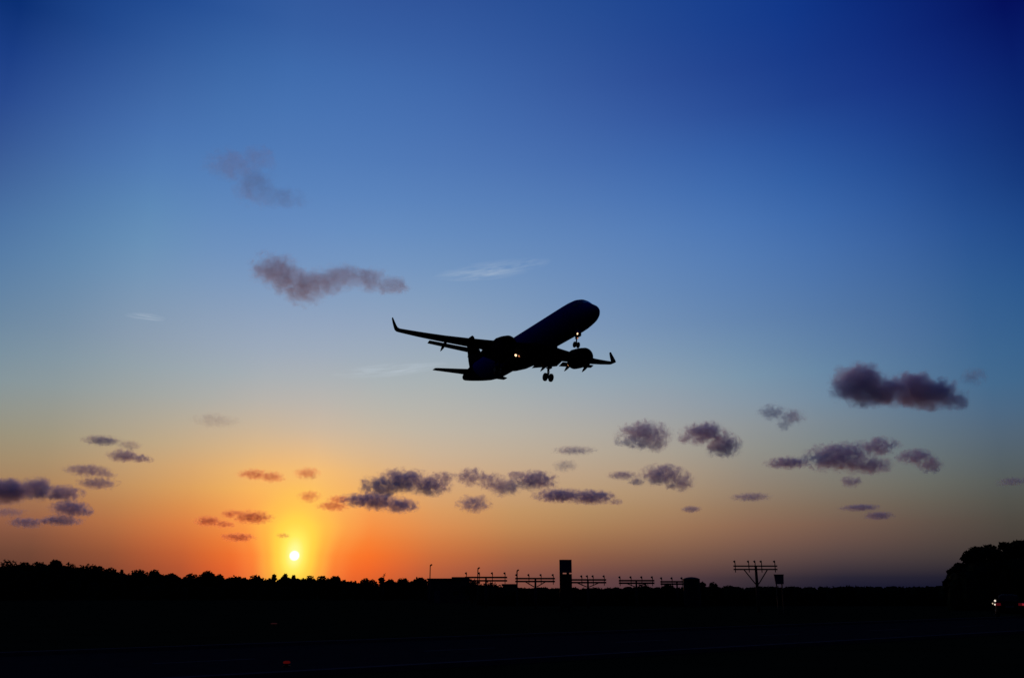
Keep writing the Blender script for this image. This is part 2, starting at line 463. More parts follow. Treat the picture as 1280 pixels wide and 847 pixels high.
def hz(py, Y, px=640):
    return at(px, py, Y).z


# skyline of the wooded ridge on the left (photograph pixels), continued out of frame
sky_l = [(-260, 706), (-120, 701), (0, 702), (30, 704), (60, 703.5), (90, 706), (120, 710), (150, 715.5), (180, 714.5), (210, 719), (260, 719.5), (300, 719.6), (340, 719.4), (380, 720.4), (420, 722), (445, 726), (470, 727), (500, 727), (520, 728), (545, 728), (600, 729), (640, 731)]
Yb = 235
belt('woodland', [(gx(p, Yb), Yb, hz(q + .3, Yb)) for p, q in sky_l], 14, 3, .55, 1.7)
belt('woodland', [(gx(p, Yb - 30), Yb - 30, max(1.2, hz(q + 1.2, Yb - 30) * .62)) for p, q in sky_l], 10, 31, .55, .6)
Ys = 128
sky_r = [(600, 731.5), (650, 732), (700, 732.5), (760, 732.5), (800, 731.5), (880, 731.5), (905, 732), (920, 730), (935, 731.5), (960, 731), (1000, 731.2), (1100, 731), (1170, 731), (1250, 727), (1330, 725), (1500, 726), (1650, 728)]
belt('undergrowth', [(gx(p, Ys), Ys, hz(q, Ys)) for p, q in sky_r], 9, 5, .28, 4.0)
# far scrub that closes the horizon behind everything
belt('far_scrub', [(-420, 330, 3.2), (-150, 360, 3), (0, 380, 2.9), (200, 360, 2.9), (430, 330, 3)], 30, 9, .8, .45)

NTH = ['first', 'second', 'third', 'fourth', 'fifth', 'sixth', 'seventh', 'eighth', 'ninth', 'tenth', 'eleventh', 'twelfth', 'thirteenth', 'fourteenth', 'fifteenth', 'sixteenth', 'seventeenth', 'eighteenth', 'nineteenth', 'twentieth', 'twenty-first', 'twenty-second', 'twenty-third', 'twenty-fourth', 'twenty-fifth', 'twenty-sixth', 'twenty-seventh', 'twenty-eighth']
RIDGE = 'trees along the wooded skyline on the left'
# px of the crown's middle, top py, crown width px, style, label (None -> counted from the left edge)
ridge = [
    (8, 698.5, 34, 'bushy', 'broad bushy tree cut by the left edge of the skyline'),
    (26, 702, 22, 'bushy', None), (44, 701.5, 20, 'low', None),
    (65, 699.2, 14, 'bushy', 'small ragged tree standing up from the skyline far left'),
    (84, 703.5, 26, 'bushy', None), (106, 703.5, 26, 'bushy', None),
    (121, 706.5, 18, 'low', None), (136, 709, 20, 'low', None),
    (150, 711.5, 5, 'pointed', 'thin upright tree like a stub before the skyline dips'),
    (172, 711, 26, 'spread', 'wide rounded tree just right of the thin upright stub'),
    (191, 711.5, 15, 'bushy', 'lopsided tree with a sloping right side, in the skyline dip'),
    (213, 716.5, 14, 'low', None), (238, 716.5, 20, 'low', None),
    (258, 713, 16, 'bushy', 'tallest bushy tree in the skyline left of the sun'),
    (274, 716.8, 10, 'low', None), (296, 718.5, 24, 'low', None), (318, 718, 22, 'low', None),
    (342, 717.2, 8, 'pointed', 'narrow pointed tree just left below the setting sun'),
    (356, 716.6, 11, 'pointed', 'wide spiky tree just left below the sun'),
    (366.5, 718.2, 7, 'pointed', 'small pointed tree directly under the setting sun'),
    (386, 718.5, 11, 'bushy', 'small domed tree just right below the setting sun'),
    (402, 719, 20, 'low', None), (419, 718.8, 16, 'low', None),
    (457, 722.8, 20, 'low', 'low domed tree left of the thin mast'),
    (477, 721, 6, 'bushy', 'small square-topped bush at the foot of the thin mast'),
    (488, 724, 14, 'low', 'low ragged tree just right of the thin mast'),
    (503, 722, 19, 'bushy', 'rounded tree midway between the thin mast and the shed'),
    (523, 721.2, 18, 'spread', 'dome-shaped tree touching the left end of the flat shed'),
]
cnt = 0
for i, (px, py, wpx, st, lb) in enumerate(ridge):
    Y = 205 + (i * 37 % 11) * 2.0
    p = at(px, HORIZON - 8, Y)
    if lb is None:
        lb = '%s dark tree from the left edge along the wooded skyline' % NTH[i]
    tree({'palm': 'palm_tree'}.get(st, 'broadleaf_tree'), (p.x, Y, 0), hz(py, Y, px), wpx * mpp(Y) * (1.45 if st not in ('palm', 'pointed') else 1.1), st, 100 + i, lb, 'tree', RIDGE, leaves=2400 if wpx > 12 else 900, size=.52 if wpx > 12 else .38)

RT = 'trees in the dark clump on the right'
clump = [
    (1184, 724, 8, 'low', 'small bush-like tree at the very foot of the right clump'),
    (1192, 714, 12, 'low', 'lowest tree at the left foot of the dark right clump'),
    (1201, 703, 22, 'bushy', 'second tree up the left slope of the right clump'),
    (1212, 696, 24, 'bushy', 'third tree up the slope of the right clump'),
    (1226, 683, 26, 'spread', 'spreading tree with a gap under its left branch, right clump'),
    (1243, 680.5, 28, 'bushy', 'middle tree on the flat top of the right clump'),
    (1262, 676.8, 24, 'bushy', 'tree with a small knob on top, right clump'),
    (1282, 674, 34, 'spread', 'tallest tree of the right clump, cut by the frame edge'),
    (1318, 672, 44, 'bushy', None), (1362, 676, 46, 'bushy', None), (1410, 682, 46, 'bushy', None),
]
for i, (px, py, wpx, st, lb) in enumerate(clump):
    Y = 100 + (i * 5 % 4) * 2.2
    p = at(px, HORIZON - 20, Y)
    tree('broadleaf_tree', (p.x, Y, 0), hz(py, Y, px), wpx * mpp(Y) * 1.25, st, 300 + i, lb or 'dark tree of the right clump beyond the frame edge', 'tree', RT, leaves=3200, size=.36)
belt('clump_undergrowth', [(gx(p, 97), 97, hz(q, 97)) for p, q in ((1196, 730), (1206, 718), (1214, 712), (1225, 704), (1245, 698), (1285, 694), (1340, 694), (1420, 700), (1500, 720))], 4, 77, .36, 3.6)

# single bushes between the light frames
BU = 'dark bushes between the approach light frames'
bush = [(590, 722.5, 26, 'low', 'wide dark bush behind the leftmost light frame', 150), (612, 724.5, 30, 'low', 'sloping bush right of the flat shed', 150),
        (805, 728.2, 30, 'low', 'low square dark bush under the fourth light frame', 122), (834, 728.5, 18, 'low', 'low dark bush under the small fifth light frame', 122),
        (878, 727, 9, 'low', 'small bush against the right side of the squat tank', 124), (891, 727, 20, 'low', 'low double-topped bush right of the squat tank', 124)]
for i, (px, py, wpx, st, lb, Y) in enumerate(bush):
    p = at(px, HORIZON - 8, Y)
    tree('bush', (p.x, Y, 0), hz(py, Y, px), wpx * mpp(Y) * 1.1, st, 500 + i, lb, 'bush', BU, leaves=1500, size=.26)

# ------------------------------------------------------------------ sheds, tank
def shed(px0, px1, py, Y, dpt, label, step=None):
    x0, x1, h = at(px0, HORIZON - 8, Y).x, at(px1, HORIZON - 8, Y).x, hz(py, Y, (px0 + px1) / 2)
    w = x1 - x0
    root = empty('shed', ((x0 + x1) / 2, Y, 0)); tag(root, label, 'shed')
    MB().box((0, dpt / 2, h / 2 - .15), (w - .3, dpt, h - .3)).build('wall', M['wall'], root)
    r = MB().box((0, dpt / 2, h - .149), (w, dpt + .3, .29))
    if step: r.box((w * .28, dpt / 2, h + .12), (w * .4, dpt * .7, .24))
    r.build('roof', M['roof'], root, bevel=.03)
    d = MB().box((-w * .25, -.03, 1.05), (1.0, .08, 2.1)).build('door', M['door'], root)
    MB().tube((-w * .25 + .38, -.14, 1.05), (-w * .25 + .38, -.07, 1.05), .03).build('handle', M['steel'], d)
    wn = MB().box((w * .2, -.03, 1.6), (1.3, .07, 1.0)).build('window', M['door'], root)
    MB().box((w * .2, -.075, 1.6), (1.1, .02, .8)).build('pane', M['pane'], wn)


shed(533.5, 586, 722.3, 160, 6, 'low flat-roofed shed beside the tall lamp post on the skyline', True)
shed(627, 647, 729.3, 140, 4, 'very low flat block at the left end of the second light frame')

tp = at(864.5, HORIZON - 8, 120); th = hz(720.6, 120, 864)
root = empty('storage_tank', (tp.x, 120, 0)); tag(root, 'squat dark round tank with a domed top between light frames and bushes', 'tank')
tr_ = 9.6 * mpp(120)
MB().lathe([(0, tr_), (th - .34, tr_), (th - .30, tr_ * 1.02), (th - .25, tr_ * 1.02), (th - .24, tr_ * .97)], 'z', n=32, cap1=False).build('shell', M['tank'], root, smooth=False)
MB().lathe([(th - .26, tr_ * .98), (th - .14, tr_ * .8), (th - .05, tr_ * .45), (th, .05)], 'z', n=32, cap0=False).build('roof', M['tank'], root, smooth=True)
ld = MB()
for s in (-.2, .2): ld.tube((s, -tr_ - .12, .2), (s, -tr_ - .12, th - .2), .025)
for k in range(int((th - .6) / .3)): ld.tube((-.2, -tr_ - .12, .4 + .3 * k), (.2, -tr_ - .12, .4 + .3 * k), .018)
ld.build('ladder', M['steel'], root)


# ------------------------------------------------------------------ approach light frames
LF = 'approach light frames in a row on the skyline'


def light_frame(px0, px1, bar1, bar2, top, lamps, post, Y, label, bar_px=1.9, post_r=.13, strut=None, tilt=0):
    cx = at(post, HORIZON - 12, Y).x
    root = empty('approach_light_frame', (cx, Y, 0)); tag(root, label, 'light frame', LF)
    X = lambda p: at(p, HORIZON - 12, Y).x - cx
    z1, z2, zt = hz(bar1, Y, post), hz(bar2, Y, post), hz(top, Y, post)
    m_ = mpp(Y); bh = bar_px * m_
    for z in (z1, z2):
        MB().box(((X(px0) + X(px1)) / 2, 0, z), (X(px1) - X(px0), .10, bh)).build('cross_bar', M['steel'], root)
    MB().lathe([(-.2, post_r * 1.35), (z2 * .5, post_r * 1.1), (z1 + .3 * m_, post_r * .8)], 'z', (0, .17, 0), 10).build('post', M['steel'], root, smooth=True)
    if strut:
        for a, zb in strut:
            MB().tube((X(a), .10, z2 - bh * .3), (X(post) + (.15 if a > post else -.15), .12, zb), .055, .055, 6).build('strut', M['steel'], root)
    for p in lamps:
        x = X(p)
        st = MB().tube((x, -.075, z2 - 3.4 * m_), (x, -.075, zt - 3.0 * m_), .045, .045, 6).build('lamp_stem', M['steel'], root)
        # lamp head: cup facing left towards the runway approach and up
        rot = Matrix.Rotation(R(-20), 3, 'Y')
        hd = MB(); prof = [(-.24, .05), (-.10, .09), (.0, .15), (.12, .20), (.15, .18)]
        hd.lathe(prof, 'z', n=12)
        q = hd.build('lamp_head', M['lampblack'], root, smooth=True)
        q.location = (x - .04, -.075, zt - 1.3 * m_); q.rotation_euler = (R(12), R(-26), 0); q.scale = (m_ * 6.8, m_ * 6.8, m_ * 8.4)
        ln = MB().lathe([(.151, .165), (.17, .12), (.178, .02)], 'z', n=12).build('lens', M['glass'], q, smooth=True)
    return root


light_frame(581, 634, 721.2, 725.3, 715, [583, 599.3, 615.5, 631.3], 607.4, 112, 'leftmost light frame, half hidden by bushes beside the flat shed')
light_frame(644, 693.8, 722.6, 726.2, 717.2, [646, 661.2, 676.4, 691.6], 669.3, 106, 'light frame with struts, just left of the tall slit board', strut=[(657, hz(733, 106)), (681.5, hz(733, 106))])
light_frame(708, 757.8, 724.2, 727.6, 718.8, [711, 727.3, 734.4, 741.5, 755.3], 735, 110, 'light frame emerging from behind the tall slit board', strut=[(722, hz(733, 110)), (748, hz(733, 110))])
light_frame(773.5, 818, 725.2, 728.3, 720, [775, 788.8, 802.3, 815.5], 795.5, 116, 'fourth light frame from the left, over a low square bush', strut=[(784, hz(733, 116)), (807, hz(733, 116))])
light_frame(825.5, 858, 726.6, 729.4, 721.2, [827, 840, 852.5], 846.3, 126, 'short light frame ending at the squat tank')
light_frame(918, 973, 707, 711.2, 700.4, [920, 937.2, 945.2, 953.2, 970], 946.6, 92, 'tallest and nearest light frame, with V struts and five lamps', bar_px=1.5, post_r=.15,
            strut=[(931.5, hz(729.5, 92)), (960.5, hz(729.5, 92))])

# lamp posts and mast
def lamp_post(px, top, Y, label, head=1.0):
    p = at(px, HORIZON - 10, Y); h = hz(top, Y, px); m_ = mpp(Y)
    root = empty('lamp_post', (p.x, Y, 0)); tag(root, label, 'lamp post', 'lamp posts on the skyline')
    MB().lathe([(-.2, .12), (.6, .10), (h - 2.0 * m_, .07)], 'z', n=10).build('pole', M['steel'], root, smooth=True)
    q = MB().box((0, 0, 0), (3.4 * m_ * head, .26, 1.5 * m_ * head), taper=.75).build('lamp_head', M['lampblack'], root, bevel=.02)
    q.location = (.8 * m_, 0, h - 1.1 * m_); q.rotation_euler = (0, R(-38), 0)
    MB().box((0, 0, -.76 * m_ * head), (2.8 * m_ * head, .2, .04)).build('lens', M['glass'], q)


lamp_post(537.3, 704.6, 150, 'tall single lamp post rising above the flat shed, right of the sun')
lamp_post(597.2, 708.4, 135, 'lamp post with tilted head behind the leftmost light frame')
lamp_post(646.3, 711.2, 108, 'lamp post with tilted head at the left end of the strutted light frame')
p = at(479.6, HORIZON - 10, 200); h = hz(716.6, 200, 479)
root = empty('mast', (p.x, 200, 0)); tag(root, 'thin short mast poking above the treeline right of the sun', 'mast')
MB().lathe([(-.2, .16), (h * .6, .12), (h, .06)], 'z', n=8).build('pole', M['steel'], root, smooth=True)
MB().tube((-.35, 0, h - .5), (.35, 0, h - .38), .05).tube((.12, 0, h - .3), (.30, 0, h + .12), .05).build('antenna', M['steel'], root)

# tall board with a slit
Y = 98
cx = at(707.2, HORIZON - 15, Y).x; m_ = mpp(Y)
root = empty('tall_sign_board', (cx, Y, 0)); tag(root, 'tall narrow dark board with a thin slit of sky across its middle', 'sign board')
zt, zs0, zs1, zb = hz(699, Y, 707), hz(715.4, Y, 707), hz(716.9, Y, 707), .3
wd = 14.2 * m_
MB().box((0, 0, (zt + zs0) / 2), (wd, .12, zt - zs0)).build('upper_panel', M['board'], root, bevel=.01)
MB().box((0, 0, (zs1 + zb) / 2), (wd, .12, zs1 - zb)).build('lower_panel', M['lampblack'], root, bevel=.01)
for x, w_ in ((-wd / 2 + 1.9 * m_, 3.8 * m_), (wd * .18, 3.2 * m_)):
    MB().box((x, .125, zt / 2 - .15), (w_, .12, zt + .2)).build('post', M['lampblack'], root)
MB().box((0, -.068, (zt + zs0) / 2), (wd * .9, .012, (zt - zs0) * .9)).build('face_sheet', M['board'], root)

# small sign on posts by the tallest frame
Y = 84
cx = at(974, HORIZON - 12, Y).x; m_ = mpp(Y)
root = empty('small_sign_board', (cx, Y, 0)); tag(root, 'small square bluish board on posts, right of the tallest light frame', 'sign board')
zt, zb = hz(718.2, Y, 974), hz(729.6, Y, 974)
b = MB(); w0, w1 = 5.5 * m_, 4.9 * m_
rings = [[(-w1 + .04, yy, zb), (w1, yy, zb), (w0, yy, zt), (-w0, yy, zt)] for yy in (-.05, .05)]
b.grid(rings).build('panel', M['board'], root, bevel=.01)
MB().box((0, 0, zt + .03), (11.6 * m_, .14, .06)).build('top_rail', M['lampblack'], root)
for s in (-1, 1): MB().box((s * 3.2 * m_, .11, zt / 2 - .1), (.09, .09, zt)).build('post', M['steel'], root)

# ------------------------------------------------------------------ car with tail lamps lit
Yc = 71
cp = at(1261.5, 752, Yc)
road_dir = math.atan2(RD.y, RD.x)
car = empty('car', (cp.x, Yc, .012), R(-28)); car.scale = (1.15, 1.15, 1.15); tag(car, 'dark car seen from behind at the right edge, red tail lamps lit', 'car')
sec = [(0, .42, .78, .72), (.08, .32, .95, .82), (.5, .24, 1.02, .87), (1.6, .22, 1.03, .89), (2.9, .22, .98, .89), (3.7, .24, .90, .85), (4.15, .30, .78, .74), (4.25, .40, .68, .62)]
b = MB(); rings = []
for y, zb, zt, hw in sec:
    r = []
    for k in range(20):
        t = 2 * math.pi * k / 20; cc, ss = math.cos(t), math.sin(t)
        r.append((hw * math.copysign(abs(cc) ** .42, cc), y, (zb + zt) / 2 + (zt - zb) / 2 * math.copysign(abs(ss) ** .42, ss)))
    rings.append(r)
body = b.grid(rings).build('body', M['carpaint'], car, smooth=True)
b = MB(); rings = []
for y, zt, hw in ((.12, 1.02, .78), (.55, 1.44, .63), (1.1, 1.50, .64), (2.0, 1.49, .64), (2.6, 1.36, .66), (3.2, .98, .76)):
    r = []
    for k in range(16):
        t = math.pi * k / 15; cc, ss = math.cos(t), math.sin(t)
        r.append((hw * math.copysign(abs(cc) ** .4, cc), y, .88 + (zt - .88) * max(0, ss) ** .4))
    rings.append(r)
b.grid(rings).build('cabin', M['carpaint'], car, smooth=True)
rw = MB(); rw.grid([[(-.60, .17, 1.06), (.60, .17, 1.06)], [(-.48, .475, 1.40), (.48, .475, 1.40)]], False, False, False)
rw2 = MB(); rw2.grid([[(x, y - .035, z + .01) for x, y, z in ((-.62, .16, 1.06), (.62, .16, 1.06), (.50, .50, 1.40), (-.50, .50, 1.40))], [(x, y - .02, z - .01) for x, y, z in ((-.62, .16, 1.06), (.62, .16, 1.06), (.50, .50, 1.40), (-.50, .50, 1.40))]]).build('rear_window', M['pane'], car)
for s in (-1, 1):
    MB().grid([[(s * (.715 + d), .55, 1.04), (s * (.715 + d), 2.75, 1.02), (s * (.655 + d), 2.3, 1.36), (s * (.655 + d), .8, 1.38)] for d in (0, .02)]).build('side_window', M['pane'], car)
    MB().box((s * .93, 2.45, 1.0), (.16, .10, .12)).build('mirror', M['carpaint'], car, bevel=.03)
MB().box((0, -.03, .47), (1.5, .14, .20)).build('bumper', M['rubber'], car, bevel=.04)
MB().box((0, -.02, .72), (.50, .03, .12)).build('number_plate', M['plate'], car)
for s, strong, weak in ((-1, .80, .50), (1, .88, .62)):
    hs = MB().box((s * .68, -.02, .86), (.32, .10, .16)).build('tail_lamp', M['taildim'], car, bevel=.02)
    MB().box((s * strong - s * .07, -.08, .86), (.13, .03, .13)).build('bulb', M['taillamp'] if s > 0 else M['taildim'], hs)
for sx in (-1, 1):
    for y in (.75, 3.4):
        w = MB().lathe([(-.1, .24), (-.09, .30), (-.05, .32), (.05, .32), (.09, .30), (.1, .24)], 'x', (sx * .78, y, .32), 20).build('wheel', M['rubber'], car, smooth=True)
        MB().lathe([(0, .22), (sx * .015, .20), (sx * .02, .05)], 'x', (sx * .882, y, .32), 16).build('rim', M['rim'], w)

# three white lamps on a stand left of the car
Yl = 66
lp = at(1242.5, 752, Yl)
wl = empty('work_light', (lp.x, Yl, 0)); tag(wl, 'cluster of three lit white lamps left of the dark car', 'work light')
MB().tube((0, .08, 0), (0, .08, 1.35), .03).build('post', M['lampblack'], wl)
fb = MB()
for k in range(3):
    a = 2.094 * k; fb.tube((0, .08, .45), (.38 * math.cos(a), .08 + .38 * math.sin(a), .012), .018)
fb.build('foot', M['lampblack'], wl)
for px, py, r_, mm_ in ((1243.7, 750.3, .070, 'white_lamp'), (1240.7, 753.7, .045, 'white_lamp_weak'), (1243.5, 755.0, .055, 'white_lamp')):
    q = at(px, py, Yl - .1); x = q.x - lp.x
    hd = MB().lathe([(-.11, r_ * .5), (-.07, r_ * 1.1), (0, r_ * 1.2), (.01, r_ * 1.05)], 'y', (0, 0, 0), 16)
    ho = hd.build('lamp_head', M['lampblack'], wl, smooth=True); ho.location = (x, -.10, q.z); ho.rotation_euler = (0, 0, R(180))
    MB().lathe([(.012, r_), (.03, r_ * .7), (.04, r_ * .1)], 'y', n=16).build('lens', M[mm_], ho, smooth=True)
    MB().tube((x, -.02, q.z), (0, .08, q.z - .03), .02).build('bracket', M['lampblack'], wl)

# two small red lamps low in the dark grass
for px, py, m2, lab, rr_ in ((358.5, 825.5, 'red_lamp', 'dim red ground lamp nearest the camera, on the dark road below the sun', .055), (342.5, 778, 'red_lamp_weak', 'very faint reddish lamp in the dark grass below the treeline', .11)):
    d = ray(px, py); Yq = (EYE.z - .16) / -d.z * d.y
    q = at(px, py, Yq)
    gl = empty('ground_lamp', (q.x, Yq, 0)); tag(gl, lab, 'ground lamp', 'small red lamps low in the dark foreground')
    MB().lathe([(0, .12), (.03, .12), (.05, .06), (.10, .05)], 'z', n=16).build('base', M['lampblack'], gl, smooth=True)
    MB().lathe([(.10, rr_ * 1.6), (.12, rr_ * 1.8), (.14, rr_ * 1.7), (.16, rr_)], 'z', n=16).build('lens', M[m2], gl, smooth=True)

# ------------------------------------------------------------------ airliner
AIR = empty('airliner', (1.68, 118.92, 34.58))
H_, P_, O_ = R(-64.26), R(1.60), R(-1.42)
ch, sh, cp_, sp_, cr_, sr_ = math.cos(H_), math.sin(H_), math.cos(P_), math.sin(P_), math.cos(O_), math.sin(O_)
rot = Matrix(((ch, -sh, 0), (sh, ch, 0), (0, 0, 1))) @ Matrix(((cp_, 0, -sp_), (0, 1, 0), (sp_, 0, cp_))) @ Matrix(((1, 0, 0), (0, cr_, -sr_), (0, sr_, cr_)))
AIR.matrix_world = Matrix.Translation(Vector((1.68, 118.92, 34.58)) - rot @ Vector((-22, 0, 0))) @ rot.to_4x4()
tag(AIR, 'dark twin-engined airliner climbing over the sunset sky with its wheels down', 'airliner')

X0 = -2.25
fus = [(0, -.52, -.56, .02), (.05, -.36, -.74, .19), (.2, -.16, -.95, .40), (.6, .17, -1.26, .76), (1.1, .46, -1.50, 1.05), (1.7, .76, -1.69, 1.30), (2.1, 1.02, -1.78, 1.44), (2.7, 1.48, -1.88, 1.60),
       (3.2, 1.74, -1.94, 1.72), (4.0, 1.95, -2.01, 1.85), (5.2, 2.05, -2.06, 1.94), (6.6, 2.07, -2.07, 1.975), (12, 2.07, -2.07, 1.975), (20, 2.07, -2.07, 1.975), (28.0, 2.07, -2.07, 1.975),
       (30, 2.07, -1.95, 1.95), (32, 2.07, -1.66, 1.88), (34, 2.04, -1.24, 1.74), (36, 1.98, -.78, 1.52), (38, 1.86, -.30, 1.20), (39.6, 1.72, .10, .88), (40.8, 1.56, .42, .56), (41.3, 1.44, .60, .36), (41.5, 1.36, .72, .26)]
b = MB(); rings = []
for dx, zt, zb, hw in fus:
    c, r = (zt + zb) / 2, (zt - zb) / 2
    rings.append([(X0 - dx, hw * math.cos(2 * math.pi * k / 40), c + r * math.sin(2 * math.pi * k / 40)) for k in range(40)])
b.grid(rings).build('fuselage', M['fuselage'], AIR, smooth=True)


def fus_at(dx):
    for a, c in zip(fus, fus[1:]):
        if a[0] <= dx <= c[0]:
            t = (dx - a[0]) / (c[0] - a[0]); return [a[i] + (c[i] - a[i]) * t for i in (1, 2, 3)]


def fus_pt(dx, ang, off=.015):
    zt, zb, hw = fus_at(dx); c, r = (zt + zb) / 2, (zt - zb) / 2
    return (X0 - dx, (hw + off) * math.cos(ang), c + (r + off) * math.sin(ang))


# cockpit windows: six panes hugging the nose
for s in (-1, 1):
    for a0, a1, d0, d1 in ((88, 62, 1.95, 2.62), (58, 40, 2.05, 2.85), (36, 22, 2.35, 3.2)):
        w = MB(); rings = []
        for k in range(5):
            an = R(a0 + (a1 - a0) * k / 4)
            an = an if s > 0 else math.pi - an
            rings.append([fus_pt(d0 + (d1 - d0) * j / 4, an, .02) for j in range(5)])
        w.grid(rings, False, False, False).build('cockpit_window', M['cockpit'], AIR, smooth=True)
# doors outlined by a slight raise
for s in (-1, 1):
    for dx in (4.9, 35.0):
        d = MB(); rings = []
        for k in range(7):
            an = R(-12 + 44 * k / 6); an = an if s > 0 else math.pi - an
            rings.append([fus_pt(dx, an, .02), fus_pt(dx + .82, an, .02)])
        d.grid(rings, False, False, False).build('cabin_door', M['fuselage'], AIR, smooth=True)
# belly fairing
b = MB(); rings = []
for x, hw, zb, zt in ((-13.6, .4, -2.0, -1.6), (-14.6, 1.3, -2.25, -1.2), (-16, 1.95, -2.42, -.8), (-18.5, 2.12, -2.52, -.6), (-22, 2.12, -2.52, -.6), (-24.3, 1.95, -2.42, -.8), (-26.2, 1.3, -2.22, -1.2), (-27.4, .4, -2.0, -1.6)):
    rings.append([(x, hw * math.copysign(abs(math.cos(t)) ** .7, math.cos(t)), (zb + zt) / 2 + (zt - zb) / 2 * math.sin(t)) for t in [2 * math.pi * k / 24 for k in range(24)]])
b.grid(rings).build('belly_fairing', M['aero_grey'], AIR, smooth=True)


def foil(n=12):
    pts = []
    for k in range(n + 1):
        x = .5 * (1 - math.cos(math.pi * k / n)); y = .6 * (.2969 * math.sqrt(x) - .126 * x - .3516 * x * x + .2843 * x ** 3 - .1015 * x ** 4) / .12
        pts.append((x, y * 1.0))
    up = [(x, y * .58 + .02 * math.sin(math.pi * x)) for x, y in pts]; lo = [(x, -y * .42 + .02 * math.sin(math.pi * x)) for x, y in pts]
    return up[::-1] + lo[1:-1]


FOIL = foil()


def wing_loft(b, secs, s):
    """secs: (y, LE x, chord, z, thickness ratio, cant deg, pitch deg)"""
    rings = []
    for y, le, c, z, tc, cant, pit in secs:
        r = []
        ca, sa, cb, sb = math.cos(R(cant)), math.sin(R(cant)), math.cos(R(pit)), math.sin(R(pit))
        for fx, fy in FOIL:
            xx, zz = -fx * c, fy * tc * c
            xx, zz = xx * cb + zz * sb * 0, zz + xx * sb
            r.append((le + xx, s * (y - sa * zz), z + ca * zz))
        rings.append(r)
    b.grid(rings)


